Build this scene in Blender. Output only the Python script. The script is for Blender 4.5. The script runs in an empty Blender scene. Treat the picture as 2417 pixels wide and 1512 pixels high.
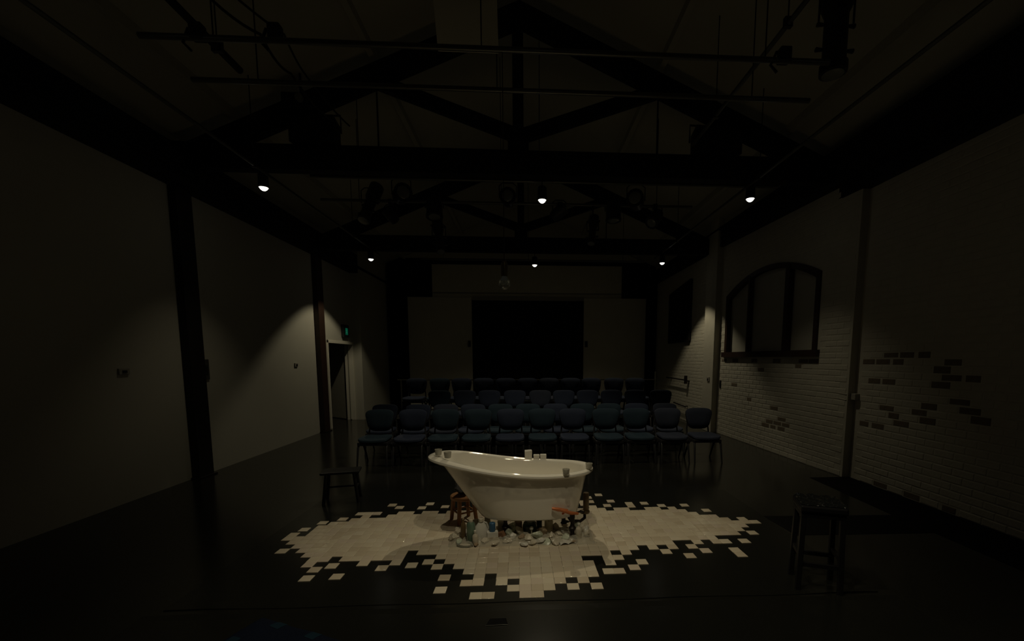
import bpy, bmesh, math, random
from mathutils import Vector, Matrix
random.seed(7)
PI = math.pi
SC = bpy.context.scene
COL = SC.collection
# ------------------------------------------------------------------ camera
YAW, PIT, ROL = .0546334, .1071216, .0010604
cam = bpy.data.cameras.new('camera'); camo = bpy.data.objects.new('camera', cam); COL.objects.link(camo)
cam.sensor_fit = 'HORIZONTAL'; cam.sensor_width = 36.0; cam.lens = 1028.3078*36/2417
cam.shift_x = -(1295.869-1208.5)/2417; cam.shift_y = (956.167-756)/2417
cam.clip_start = .05; cam.clip_end = 100
f = Vector((math.sin(YAW)*math.cos(PIT), math.cos(YAW)*math.cos(PIT), -math.sin(PIT)))
r = Vector((math.cos(YAW), -math.sin(YAW), 0)); u = r.cross(f)
r2 = math.cos(ROL)*r+math.sin(ROL)*u; u2 = -math.sin(ROL)*r+math.cos(ROL)*u
M = Matrix((r2, u2, -f)).transposed().to_4x4(); M.translation = Vector((.05632, -2.99011, 1.71848))
camo.matrix_world = M
SC.camera = camo
# ------------------------------------------------------------------ world, exposure
w = bpy.data.worlds.new('world'); SC.world = w; w.use_nodes = True
w.node_tree.nodes['Background'].inputs[0].default_value = (.5, .55, .6, 1)
w.node_tree.nodes['Background'].inputs[1].default_value = .002
SC.view_settings.view_transform = 'Standard'; SC.view_settings.look = 'None'
SC.view_settings.gamma = 1; SC.view_settings.use_curve_mapping = False
SC.view_settings.exposure = 0.0
try:
    SC.cycles.use_denoising = True; SC.cycles.max_bounces = 8; SC.cycles.diffuse_bounces = 5
    SC.cycles.sample_clamp_indirect = 2.0
except Exception: pass
# downlights: x, y, lens height, watts, cone degrees, blend; all warm white
LAMPC = (1.0, .875, .60)
LAMPS = [(-3.50, 3.45, 4.03, 19, 84, .9), (.31, 3.50, 3.96, 118, 102, .45), (3.33, 3.45, 4.02, 28, 88, .9),
         (-3.44, 7.44, 3.96, 50, 106, .25), (.29, 7.46, 3.88, 60, 134, .9), (3.30, 7.44, 3.96, 54, 98, .3),
         (-3.45, -.50, 4.05, 7, 70, .9), (.20, -.50, 4.02, 66, 94, .6), (3.35, -.50, 4.05, 8, 70, .9),
         (.35, -1.30, 4.02, 66, 94, .6)]
for (x, y, z, p, a, b) in LAMPS:
    l = bpy.data.lights.new('downlight_beam', 'SPOT'); l.energy = p; l.color = LAMPC
    l.spot_size = math.radians(a); l.spot_blend = b; l.shadow_soft_size = .024
    o = bpy.data.objects.new('downlight_beam', l); COL.objects.link(o); o.location = (x, y, z-.05)

# ------------------------------------------------------------------ materials
def mat(name, col, rough=.6, metal=0., var=.08, vs=6., bump=0., bs=30., spec=.5, emit=None, trans=0., coat=0., alpha=1.):
    m = bpy.data.materials.new(name); m.use_nodes = True
    nt = m.node_tree; b = nt.nodes['Principled BSDF']
    b.inputs['Roughness'].default_value = rough; b.inputs['Metallic'].default_value = metal
    b.inputs['Specular IOR Level'].default_value = spec
    b.inputs['Transmission Weight'].default_value = trans
    b.inputs['Coat Weight'].default_value = coat
    b.inputs['Alpha'].default_value = alpha
    tc = nt.nodes.new('ShaderNodeTexCoord'); n = nt.nodes.new('ShaderNodeTexNoise')
    n.inputs['Scale'].default_value = vs; n.inputs['Detail'].default_value = 4
    nt.links.new(tc.outputs['Object'], n.inputs['Vector'])
    mx = nt.nodes.new('ShaderNodeMix'); mx.data_type = 'RGBA'
    mx.inputs[6].default_value = tuple(c*(1-var) for c in col)+(1,)
    mx.inputs[7].default_value = tuple(min(1, c*(1+var)) for c in col)+(1,)
    nt.links.new(n.outputs['Fac'], mx.inputs[0]); nt.links.new(mx.outputs[2], b.inputs['Base Color'])
    if bump:
        n2 = nt.nodes.new('ShaderNodeTexNoise'); n2.inputs['Scale'].default_value = bs; n2.inputs['Detail'].default_value = 3
        nt.links.new(tc.outputs['Object'], n2.inputs['Vector'])
        bp = nt.nodes.new('ShaderNodeBump'); bp.inputs['Strength'].default_value = bump; bp.inputs['Distance'].default_value = .01
        nt.links.new(n2.outputs['Fac'], bp.inputs['Height']); nt.links.new(bp.outputs['Normal'], b.inputs['Normal'])
    if emit:
        b.inputs['Emission Color'].default_value = emit[0]+(1,); b.inputs['Emission Strength'].default_value = emit[1]
    return m
K = {}
K['floor'] = mat('floor_black_paint', (.012, .012, .0095), .18, var=.25, vs=1.6, bump=.02, bs=7, spec=.5)
K['vinyl'] = mat('black_vinyl', (.0118, .0121, .0100), .21, var=.15, vs=2.5, bump=.015, bs=5, spec=.28)
K['darkfloor'] = mat('matt_black', (.004, .004, .004), .85, spec=.1)
K['plaster'] = mat('white_plaster', (.50, .485, .41), .75, var=.05, vs=1.5, bump=.04, bs=14)
K['brickpaint'] = mat('painted_brick', (.54, .515, .43), .6, var=.10, vs=5, bump=.25, bs=40)
K['brickbare'] = mat('bare_brick', (.17, .135, .095), .85, var=.3, vs=14, bump=.3, bs=50)
K['ceil'] = mat('ceiling_lining', (.50, .485, .40), .8, var=.06, vs=.8)
K['blackpaint'] = mat('black_paint', (.012, .012, .012), .6, var=.2, vs=5, bump=.08, bs=25, spec=.3)
K['blackwall'] = mat('black_wall', (.010, .010, .008), .85, spec=.15)
K['truss'] = mat('truss_timber_black', (.010, .010, .011), .7, var=.2, vs=4, bump=.1, bs=20, spec=.25)
K['redtimber'] = mat('red_brown_timber', (.034, .016, .010), .5, var=.25, vs=5, bump=.1, bs=25)
K['column'] = mat('dark_column_paint', (.008, .006, .004), .55, var=.2, vs=4)
K['pipe'] = mat('grey_steel_pipe', (.15, .15, .13), .35, metal=.6, var=.1, vs=9)
K['chrome'] = mat('bright_steel', (.75, .73, .68), .18, metal=1., var=.05)
K['panel'] = mat('white_door_board', (.74, .71, .60), .6, var=.07, vs=2)
K['drape'] = mat('black_drape', (.006, .006, .006), .95, spec=.1, bump=.1, bs=60)
K['lamp'] = mat('lamp_lens', (1, .95, .85), .4, emit=((1, .95, .84), 4.5))
K['housing'] = mat('lamp_housing', (.02, .02, .02), .45, var=.1)
K['glasslens'] = mat('lantern_lens', (.20, .21, .18), .12, var=.05, spec=.7)
K['fabric'] = mat('navy_seat_fabric', (.021, .029, .055), .85, var=.15, vs=40, bump=.2, bs=220, spec=.25)
K['fabric2'] = mat('teal_seat_fabric', (.015, .030, .046), .85, var=.15, vs=40, bump=.2, bs=220, spec=.25)
K['fabric3'] = mat('faded_seat_fabric', (.025, .031, .052), .85, var=.15, vs=40, bump=.2, bs=220, spec=.25)
K['plastic'] = mat('black_shell_plastic', (.020, .020, .022), .38, var=.1)
K['enamel'] = mat('white_enamel', (.87, .83, .74), .035, var=.03, vs=2.5, spec=.6, coat=.4)
K['iron'] = mat('dark_iron', (.018, .013, .010), .45, metal=.4, var=.2, vs=20, bump=.15, bs=60)
K['copper'] = mat('orange_copper', (.62, .20, .075), .38, metal=.35, var=.15, vs=15)
K['brass'] = mat('old_brass', (.22, .17, .07), .4, metal=.7, var=.15, vs=20)
K['brownpipe'] = mat('brown_pipe', (.13, .085, .035), .45, var=.2, vs=12)
K['pine'] = mat('orange_pine', (.34, .155, .055), .45, var=.25, vs=18, bump=.05, bs=60)
K['blackstool'] = mat('black_stool_paint', (.008, .008, .009), .45, var=.2, vs=8)
K['glossblack'] = mat('glossy_black_vinyl', (.010, .011, .011), .16, var=.2, vs=10, bump=.9, bs=16, spec=.6)
K['cloth'] = mat('black_cloth', (.006, .006, .008), .7, var=.2, vs=20, bump=.4, bs=40)
K['white'] = mat('white_plastic', (.62, .60, .54), .35, var=.06, vs=10)
K['cream'] = mat('cream_plastic', (.55, .49, .36), .4, var=.06, vs=10)
K['milky'] = mat('milky_film', (.56, .51, .41), .3, var=.15, vs=18, bump=.4, bs=40)
K['milkygreen'] = mat('greenish_film', (.50, .54, .43), .28, var=.15, vs=18, bump=.4, bs=40)
K['tan'] = mat('tan_card', (.30, .22, .14), .7, var=.12, vs=15)
K['rust'] = mat('rust_brown_card', (.20, .10, .05), .6, var=.2, vs=15)
K['blue'] = mat('blue_plastic', (.035, .12, .24), .35, var=.06)
K['greenglass'] = mat('green_glass', (.22, .34, .25), .08, var=.05, spec=.7, trans=.55)
K['darkglass'] = mat('dark_green_glass', (.03, .055, .04), .08, var=.1, spec=.7)
K['clear'] = mat('clear_glass', (.80, .84, .78), .04, var=.02, spec=.6, trans=.85)
K['frost'] = mat('frosted_glass', (.66, .64, .56), .2, var=.1, trans=.45)
K['signgreen'] = mat('sign_green', (.01, .22, .12), .4, emit=((.01, .50, .26), .07))
K['signpale'] = mat('sign_figure', (.3, .5, .4), .4, emit=((.05, .65, .36), .085))
K['navy'] = mat('navy_cushion', (.0016, .005, .017), .8, var=.3, vs=9, bump=.2, bs=60, spec=.2)
K['bluepatch'] = mat('blue_patch', (.004, .019, .034), .75, var=.15, vs=20, spec=.2)
K['pane'] = mat('whitewashed_pane', (.44, .43, .37), .5, var=.12, vs=1.8)
K['switch'] = mat('wall_switch', (.36, .34, .29), .45, var=.05)
TILEM = [mat('tile_%s' % n, c, .065, var=.05, vs=6, spec=.5) for n, c in
         (('cream', (.62, .545, .42)), ('warm', (.585, .505, .39)), ('pale', (.645, .575, .455)), ('tan', (.55, .47, .355)), ('rosy', (.605, .52, .42)))]

# ------------------------------------------------------------------ mesh builder
class MB:
    def __init__(s): s.v = []; s.f = []
    def add(s, vs, fs):
        n = len(s.v); s.v += [tuple(v) for v in vs]; s.f += [tuple(i+n for i in q) for q in fs]; return s
    def box(s, x0, y0, z0, x1, y1, z1, mtx=None):
        vs = [Vector(p) for p in ((x0,y0,z0),(x1,y0,z0),(x1,y1,z0),(x0,y1,z0),(x0,y0,z1),(x1,y0,z1),(x1,y1,z1),(x0,y1,z1))]
        if mtx: vs = [mtx @ v for v in vs]
        return s.add(vs, [(0,3,2,1),(4,5,6,7),(0,1,5,4),(1,2,6,5),(2,3,7,6),(3,0,4,7)])
    def bar(s, a, b, w, h, up=(0,0,1)):           # box beam from a to b, w across, h along up
        a, b = Vector(a), Vector(b); d = (b-a).normalized(); up = Vector(up)
        if abs(d.dot(up)) > .99: up = Vector((0,1,0))
        sx = d.cross(up).normalized(); uz = sx.cross(d).normalized()
        vs = []
        for p in (a, b):
            for i, j in ((-1,-1),(1,-1),(1,1),(-1,1)): vs.append(p+sx*(i*w/2)+uz*(j*h/2))
        return s.add(vs, [(0,1,2,3),(7,6,5,4),(0,4,5,1),(1,5,6,2),(2,6,7,3),(3,7,4,0)])
    def tube(s, pts, rad, n=10, cap=True):
        pts = [Vector(p) for p in pts]; R = rad if isinstance(rad, (list, tuple)) else [rad]*len(pts)
        vs = []; fs = []; prev = None
        for k, p in enumerate(pts):
            d = (pts[min(k+1, len(pts)-1)]-pts[max(k-1, 0)]).normalized()
            if prev is None:
                a = Vector((0,0,1)) if abs(d.z) < .9 else Vector((1,0,0))
                sx = d.cross(a).normalized()
            else: sx = (prev-d*prev.dot(d)).normalized()
            prev = sx; sy = d.cross(sx)
            for i in range(n):
                t = 2*PI*i/n; vs.append(p+sx*(R[k]*math.cos(t))+sy*(R[k]*math.sin(t)))
        for k in range(len(pts)-1):
            for i in range(n): fs.append((k*n+i, k*n+(i+1) % n, (k+1)*n+(i+1) % n, (k+1)*n+i))
        if cap: fs.append(tuple(range(n-1, -1, -1))); fs.append(tuple((len(pts)-1)*n+i for i in range(n)))
        return s.add(vs, fs)
    def lathe(s, prof, n=16, c=(0,0,0), mtx=None):  # prof: (r, z) list bottom to top
        vs = []; fs = []; c = Vector(c)
        for (rr, z) in prof:
            for i in range(n):
                t = 2*PI*i/n; v = Vector((rr*math.cos(t), rr*math.sin(t), z))
                if mtx: v = mtx @ v
                vs.append(v+c)
        for k in range(len(prof)-1):
            for i in range(n): fs.append((k*n+i, k*n+(i+1) % n, (k+1)*n+(i+1) % n, (k+1)*n+i))
        fs.append(tuple(range(n-1, -1, -1))); fs.append(tuple((len(prof)-1)*n+i for i in range(n)))
        return s.add(vs, fs)
    def prism(s, pts, axis, a, b):                # pts 2-D outline extruded along axis from a to b
        n = len(pts); vs = []
        for t in (a, b):
            for (p, q) in pts:
                vs.append((t, p, q) if axis == 0 else (p, t, q) if axis == 1 else (p, q, t))
        fs = [tuple(range(n)), tuple(range(2*n-1, n-1, -1))]+[(i, i+n, (i+1) % n+n, (i+1) % n) for i in range(n)]
        return s.add(vs, fs)
    def mesh(s, name, m, smooth=False, bevel=0):
        me = bpy.data.meshes.new(name); me.from_pydata(s.v, [], s.f)
        bm = bmesh.new(); bm.from_mesh(me)
        bmesh.ops.recalc_face_normals(bm, faces=bm.faces)
        if bevel:
            bmesh.ops.bevel(bm, geom=[e for e in bm.edges if len(e.link_faces) == 2 and e.calc_face_angle(0) > .6], offset=bevel, segments=2, affect='EDGES', profile=.5)
        bm.to_mesh(me); bm.free()
        for mm in (m if isinstance(m, list) else [m]): me.materials.append(mm)
        if smooth:
            for p in me.polygons: p.use_smooth = True
            try: me.set_sharp_from_angle(angle=math.radians(38))
            except Exception: pass
        return me
    def build(s, name, m, parent=None, smooth=False, bevel=0, kind=None, label=None):
        o = bpy.data.objects.new(name, s.mesh(name, m, smooth, bevel)); COL.objects.link(o)
        if parent: o.parent = parent
        if kind: o['kind'] = kind
        if label: o['label'] = label
        return o
def thing(name, label, cat, loc=(0,0,0), rz=0, group=None):
    o = bpy.data.objects.new(name, None); COL.objects.link(o); o.empty_display_size = .1
    o.location = loc; o.rotation_euler = (0, 0, rz); o['label'] = label; o['category'] = cat
    if group: o['group'] = group
    return o
def tag(o, label, cat, group=None):
    o['label'] = label; o['category'] = cat
    if group: o['group'] = group
    return o
def dup(root, loc, rz, label, group=None):
    q = root.copy(); COL.objects.link(q); q.location = loc; q.rotation_euler = (0, 0, rz); q['label'] = label
    if group: q['group'] = group
    for ch in list(root.children):
        c = ch.copy(); COL.objects.link(c); c.parent = q
        for g in ch.children:
            d = g.copy(); COL.objects.link(d); d.parent = c
    return q
def struct(name, label=None):
    o = bpy.data.objects.new(name, None); COL.objects.link(o); o['kind'] = 'structure'; o.empty_display_size = .1
    if label: o['label'] = label
    return o
def sm(o): o['kind'] = 'structure'; return o

# ------------------------------------------------------------------ room shell
YF, YB = -6.0, 12.0
XL, XR = -4.70, 4.79
def wx(y): return 4.68-.045*(min(max(y, 3.0), 7.0)-3.0)    # face of the far part of the right wall
def zc(x): return 6.74-.43*abs(x)
b = MB(); b.box(-7.2, YF-.2, -.2, 5.2, YB+.3, 0); sm(b.build('floor', K['floor']))
b = MB(); b.prism([(-4.95, zc(4.95)), (0, zc(0)), (5.05, zc(5.05)), (5.05, zc(5.05)+.2), (0, zc(0)+.2), (-4.95, zc(4.95)+.2)], 1, YF-.2, YB+.3)
sm(b.build('ceiling', K['ceil']))
# left wall with the doorway
wl = MB()
H = 4.9
wl.box(XL-.2, YF, 0, XL, 7.87, H); wl.box(XL-.2, 7.87, 2.12, XL, 9.45, H)
wl.box(XL-.2, 9.45, 0, -4.47, YB+.2, H)
sm(wl.build('wall_left', K['plaster']))
# corridor beyond the doorway
c = MB(); c.box(-7.0, 7.0, 0, -6.85, 11.5, 2.7); c.box(-7.0, 11.4, 0, XL-.2, 11.5, 2.7); c.box(-7.0, 7.0, 0, XL-.2, 7.1, 2.7); c.box(-7.0, 7.0, 2.6, XL-.2, 11.5, 2.7)
sm(c.build('wall_corridor', K['plaster']))
# behind the camera
b = MB(); b.prism([(-4.95, 0), (5.05, 0), (5.05, zc(5.05)), (0, zc(0)), (-4.95, zc(4.95))], 1, YF-.2, YF); sm(b.build('wall_front', K['blackwall']))
# back wall: black, two white boards and a white header above the black opening
b = MB(); b.box(-4.95, YB, 0, 5.05, YB+.2, 5.0); wb = sm(b.build('wall_back', K['blackwall']))
b = MB(); b.prism([(-4.0, 5.0), (4.0, 5.0), (0, zc(0))], 1, YB, YB+.2); b.build('gable', K['ceil'], wb)
b = MB(); b.box(-3.0, YB-.06, 3.66, 3.33, YB, 4.80); o = sm(b.build('trim_1', K['panel'], bevel=.006))
bb = MB(); bb.box(-3.0, YB-.075, 3.86, 3.33, YB-.06, 3.90); bb.build('rail', K['switch'], o)
b = MB(); b.box(-1.68, YB-.13, 3.64, 2.04, YB-.06, 3.76); b.build('door_track', K['switch'], o)
for nm, x0, x1, hx in (('door_2', -3.80, -1.71, -1.80), ('door_3', 2.04, 4.16, 2.13)):
    d = struct(nm)
    b = MB(); b.box(x0, YB-.14, .01, x1, YB-.08, 3.73); b.build('door_leaf', K['panel'], d, bevel=.006)
    b = MB(); b.box(hx-.04, YB-.20, 2.10, hx+.04, YB-.14, 2.30); b.build('door_handle', K['housing'], d, bevel=.006)
# drapes at either side of the back wall
def drape(x0, x1, y, z1, label):
    n = int((x1-x0)/.05); b = MB(); vs = []
    for k in range(n+1):
        x = x0+(x1-x0)*k/n; yy = y+.035*math.sin(k*1.9)+.012*math.sin(k*.7)
        vs += [(x, yy, .02), (x, yy+.01*math.sin(k), z1), (x, yy+.02, z1), (x, yy+.02, .02)]
    fs = []
    for k in range(n):
        a = 4*k
        for i in range(4): fs.append((a+i, a+(i+1) % 4, a+4+(i+1) % 4, a+4+i))
    fs.append((0, 1, 2, 3)); fs.append((4*n+3, 4*n+2, 4*n+1, 4*n))
    b.add(vs, fs); t = b.build('black_drape', K['drape'], smooth=True)
    tag(t, label, 'curtain'); return t
drape(-4.42, -3.84, 11.78, 4.7, 'full-height black drape left of the white boards at the back')
drape(4.20, 4.49, 11.70, 4.6, 'full-height black drape right of the white boards at the back')
# right wall: near part, far part (a little skewed), pier; openings for the arched window
WY0, WY1, WZ0, WZS, WRISE = 3.68, 6.57, 1.84, 3.07, .37
def arch(y): return WZS+WRISE*max(0, 1-((y-(WY0+WY1)/2)/((WY1-WY0)/2))**2)
wr = MB()
wr.box(XR, YF, 0, XR+.25, 3.0, H)
def seg(y0, y1, z0, z1, z0b=None, z1b=None):
    z0b = z0 if z0b is None else z0b; z1b = z1 if z1b is None else z1b
    a, c2 = wx(y0), wx(y1)
    wr.add([(a, y0, z0), (a, y0, z1), (c2, y1, z1b), (c2, y1, z0b), (5.04, y0, z0), (5.04, y0, z1), (5.04, y1, z1b), (5.04, y1, z0b)],
           [(0,1,2,3),(7,6,5,4),(0,4,5,1),(1,5,6,2),(2,6,7,3),(3,7,4,0)])
seg(3.0, WY0, 0, H); seg(WY1, 7.0, 0, H); seg(7.0, YB+.2, 0, H); seg(WY0, WY1, 0, WZ0)
NS = 20
for k in range(NS):
    ya = WY0+(WY1-WY0)*k/NS; yb = WY0+(WY1-WY0)*(k+1)/NS
    seg(ya, yb, arch(ya), H, arch(yb), H)
wallr = sm(wr.build('wall_right', K['brickpaint']))
p = MB(); p.box(4.37, 6.85, 0, 4.53, 7.42, H); sm(p.build('trim_2', K['brickpaint'], bevel=.008))
# bricks of the right wall
BH, BL, J = .0762, .228, .010
def brick_mesh(m, nm):
    b = MB(); e = .007
    b.add([(0,-BL/2,-BH/2),(0,BL/2,-BH/2),(0,BL/2,BH/2),(0,-BL/2,BH/2),(-.004,-BL/2+e,-BH/2+e),(-.004,BL/2-e,-BH/2+e),(-.004,BL/2-e,BH/2-e),(-.004,-BL/2+e,BH/2-e)],
          [(4,5,6,7),(0,1,5,4),(1,2,6,5),(2,3,7,6),(3,0,4,7)])
    return b.mesh(nm, m)
BM = brick_mesh(K['brickpaint'], 'brick'); BD = brick_mesh(K['brickbare'], 'brick_bare')
BARE = [(4.769,.596),(4.502,.634),(4.586,.815),(4.826,.468),(4.616,.446),(4.444,.451),(4.494,.558),(5.612,.869),(6.561,1.634),(6.172,1.665),(5.363,1.662),(4.698,1.674),(3.945,1.658),(3.807,1.673),(4.139,1.564),(5.15,1.526),(6.032,1.191),(4.307,.601),
        (2.791,1.663),(2.575,1.665),(2.376,1.683),(2.169,1.778),(2.321,1.764),(2.45,1.765),(2.08,1.772),(1.619,1.67),(1.759,1.572),(1.658,1.57),(1.485,1.511),(1.438,1.5),(1.558,1.541),(1.695,1.44),(2.708,.844),(2.381,.959),(2.299,.926),(2.453,.797),(2.377,1.043),(1.928,1.122),(1.793,1.138),(1.77,1.017),(1.426,1.158),(1.476,1.198),(1.352,1.099),(2.446,1.396),(2.705,1.393),(2.445,.035),(1.992,.046),(1.429,.048)]
slots = []
rw = 0; z = BH/2+.004
while z < 4.4:
    y = .30+(BL+J)*(.5 if rw % 2 else 0)
    while y < 11.8:
        ok = not (3.0-BL/2 < y < 3.0+BL/2) and not (6.85-BL/2 < y < 7.42+BL/2)
        if WY0-BL/2 < y < WY1+BL/2 and z > WZ0-BH/2 and z < arch(min(max(y, WY0), WY1))+BH*1.2: ok = False
        if z > 4.1 : ok = False
        if ok: slots.append((y, z))
        y += BL+J
    z += BH+J; rw += 1
bare = set()
for (by, bz) in BARE:
    k = min(range(len(slots)), key=lambda i: ((slots[i][0]-by)/2.2)**2+(slots[i][1]-bz)**2); bare.add(k)
order = sorted((i for i in range(len(slots)) if i not in bare), key=lambda i: (slots[i][0]+3)**2+.6*(slots[i][1]-1.2)**2)
single = set(order[:300-len(bare)]) | bare
stuffb = MB()
for i, (y, z) in enumerate(slots):
    x = XR if y < 3 else wx(y); rz = 0 if y < 3 or y > 7 else math.atan(.045)
    dx = random.uniform(-.001, .0015)
    if i in single:
        o = bpy.data.objects.new('brick', BD if i in bare else BM); COL.objects.link(o); o.parent = wallr
        o.location = (x+dx+(.0005 if i in bare else 0), y, z); o.rotation_euler = (random.uniform(-.006, .006), 0, rz)
        if i in bare: o.scale = (1, random.choice((1, 1, .9, .7)), random.uniform(.85, 1.05)); o['label'] = 'brick with its paint gone, dark brown'
    else:
        e = .007; m4 = Matrix.Translation((x+dx, y, z)) @ Matrix.Rotation(rz, 4, 'Z')
        stuffb.add([m4 @ Vector(v) for v in ((0,-BL/2,-BH/2),(0,BL/2,-BH/2),(0,BL/2,BH/2),(0,-BL/2,BH/2),(-.004,-BL/2+e,-BH/2+e),(-.004,BL/2-e,-BH/2+e),(-.004,BL/2-e,BH/2-e),(-.004,-BL/2+e,BH/2-e))],
                   [(4,5,6,7),(0,1,5,4),(1,2,6,5),(2,3,7,6),(3,0,4,7)])
stuffb.build('brickwork', K['brickpaint'], wallr, kind='stuff')
# arched window, right wall
win = struct('window_1')
def wpt(y, z, off): return (wx(y)+off, y, z)
fr = MB()
N = 24; outer = []; inner = []
FW = .085
for k in range(N+1):
    y = WY0+(WY1-WY0)*k/N
    outer.append((y, arch(y))); yi = WY0+FW+(WY1-WY0-2*FW)*k/N
    inner.append((yi, arch(y)-FW))
outer = [(WY0, WZ0)]+outer+[(WY1, WZ0)]; inner = [(WY0+FW, WZ0)]+inner+[(WY1-FW, WZ0)]
vs = []; n = len(outer)
for off in (-.035, .10):
    for q in outer: vs.append(wpt(q[0], q[1], off))
    for q in inner: vs.append(wpt(q[0], q[1], off))
fs = []
for k in range(n-1):
    fs += [(k, k+1, n+k+1, n+k), (2*n+k, 3*n+k, 3*n+k+1, 2*n+k+1), (k, 2*n+k, 2*n+k+1, k+1), (n+k, n+k+1, 3*n+k+1, 3*n+k)]
fs += [(0, n, 3*n, 2*n), (n-1, 3*n-1, 4*n-1, 2*n-1)]
fr.add(vs, fs); fr.build('window_frame', K['redtimber'], win)
def wbar(y0, z0, y1, z1, wd, dp=.09, name='mullion', m='redtimber', off=0.0):
    b = MB(); b.bar(wpt(y0, z0, off), wpt(y1, z1, off), wd, dp, up=(1, 0, 0) if abs(y1-y0) < .01 else (0, 0, 1)); return b.build(name, K[m], win)
wbar(5.66, WZ0, 5.66, arch(5.66)-.04, .055); wbar(4.47, WZ0, 4.47, arch(4.47)-.04, .11)
b = MB(); vs = [wpt(WY0-.06, WZ0-.09, -.07), wpt(WY1+.06, WZ0-.09, -.07), wpt(WY1+.06, WZ0+.02, -.07), wpt(WY0-.06, WZ0+.02, -.07), wpt(WY0-.06, WZ0-.09, .06), wpt(WY1+.06, WZ0-.09, .06), wpt(WY1+.06, WZ0+.02, .06), wpt(WY0-.06, WZ0+.02, .06)]
b.add(vs, [(0,1,2,3),(7,6,5,4),(0,4,5,1),(1,5,6,2),(2,6,7,3),(3,7,4,0)]); b.build('window_sill', K['redtimber'], win)
edges = [WY0+.03, 4.47, 5.66, WY1-.03]
for k in range(3):
    ya, yb = edges[k], edges[k+1]; pts = [(ya, WZ0)]+[(ya+(yb-ya)*i/8, arch(ya+(yb-ya)*i/8)-.02) for i in range(9)]+[(yb, WZ0)]
    b = MB(); m_ = len(pts)
    b.add([wpt(q[0], q[1], .06) for q in pts]+[wpt(q[0], q[1], .075) for q in pts],
          [tuple(range(m_)), tuple(range(2*m_-1, m_-1, -1))]+[(i, i+m_, (i+1) % m_+m_, (i+1) % m_) for i in range(m_)])
    b.build('pane', K['pane'], win)
# blacked-out window further along
w2 = struct('window_2')
b = MB(); b.prism([(8.62, 2.22), (10.25, 2.22), (10.25, 3.60), (8.62, 3.78)], 0, 4.44, 4.50); b.build('blackout_board', K['blackwall'], w2)
b = MB()
for (a, c3) in (((8.60, 2.20), (10.27, 2.20)), ((10.27, 2.20), (10.27, 3.62)), ((10.27, 3.62), (8.60, 3.80)), ((8.60, 3.80), (8.60, 2.20))):
    b.bar((4.47, a[0], a[1]), (4.47, c3[0], c3[1]), .05, .08, up=(1, 0, 0))
b.build('window_frame', K['blackpaint'], w2)
# doorway in the left wall
d = struct('door_1')
b = MB()
b.box(XL-.22, 7.84, 0, XL+.015, 7.91, 2.16); b.box(XL-.22, 9.41, 0, XL+.0, 9.46, 2.16); b.box(XL-.22, 7.84, 2.09, XL+.015, 9.46, 2.16)
b.build('door_frame', K['panel'], d, bevel=.004)
a0 = Vector((XL-.10, 9.40, 0)); dirv = Vector((-1.1, .80, 0)).normalized(); nrm = Vector((dirv.y, -dirv.x, 0))
def leafbox(s0, s1, z0, z1, t0, t1):
    b = MB(); vs = []
    for zz in (z0, z1):
        for ss, tt in ((s0, t0), (s1, t0), (s1, t1), (s0, t1)):
            v = a0+dirv*ss+nrm*tt; vs.append((v.x, v.y, zz))
    b.add(vs, [(0,3,2,1),(4,5,6,7),(0,1,5,4),(1,2,6,5),(2,3,7,6),(3,0,4,7)]); return b
lf = leafbox(0, 1.36, .02, 2.08, -.02, .02).build('door_leaf', K['plaster'], d, bevel=.003)
leafbox(1.20, 1.32, 1.0, 1.03, -.06, -.02).build('door_handle', K['chrome'], lf, bevel=.003)
# columns against the left wall and wall plates under the roof
for k, (yc, nm) in enumerate(((3.50, 'trim_3'), (7.42, 'trim_4'))):
    b = MB(); b.box(XL, yc-.14, 0, XL+.11, yc+.14, 4.02); o = sm(b.build(nm, K['column'] if k == 0 else K['redtimber'], bevel=.004))
    b = MB(); b.box(XL, yc-.17, 0, XL+.14, yc+.17, .02); b.build('base_plate', K['iron'], o)
b = MB(); b.box(XL-.05, YF, 4.02, XL+.22, YB, 4.50); b.box(XL-.05, YF, 4.14, XL+.30, YB, 4.18); sm(b.build('trim_5', K['truss']))
b = MB(); b.box(4.42, YF, 4.20, XR+.1, YB, 4.64); b.box(4.36, YF, 4.56, 4.5, YB, 4.60); sm(b.build('trim_6', K['truss']))
b = MB(); b.box(4.66, YF, 4.03, XR+.1, YB, 4.2); sm(b.build('trim_7', K['blackpaint']))
for k, xx in enumerate((-3.9, -2.0, 2.0, 3.9)):
    b = MB(); b.box(xx-.04, YF, zc(xx)-.10, xx+.04, YB, zc(xx)+.02); sm(b.build('trim_%d' % (8+k), K['ceil']))
# thin matt black strip along the right wall and across to the mat
b = MB(); b.prism([(4.18, 2.98), (4.78, 3.0), (4.78, -2.5), (4.06, -2.5), (4.11, .96), (2.70, .98), (2.66, 1.50), (4.11, 1.46)], 2, 0, .0025)
tag(b.build('black_strip', K['darkfloor']), 'matt black strip along the brick wall, turning in behind the tall black stool', 'floor covering')

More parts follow.
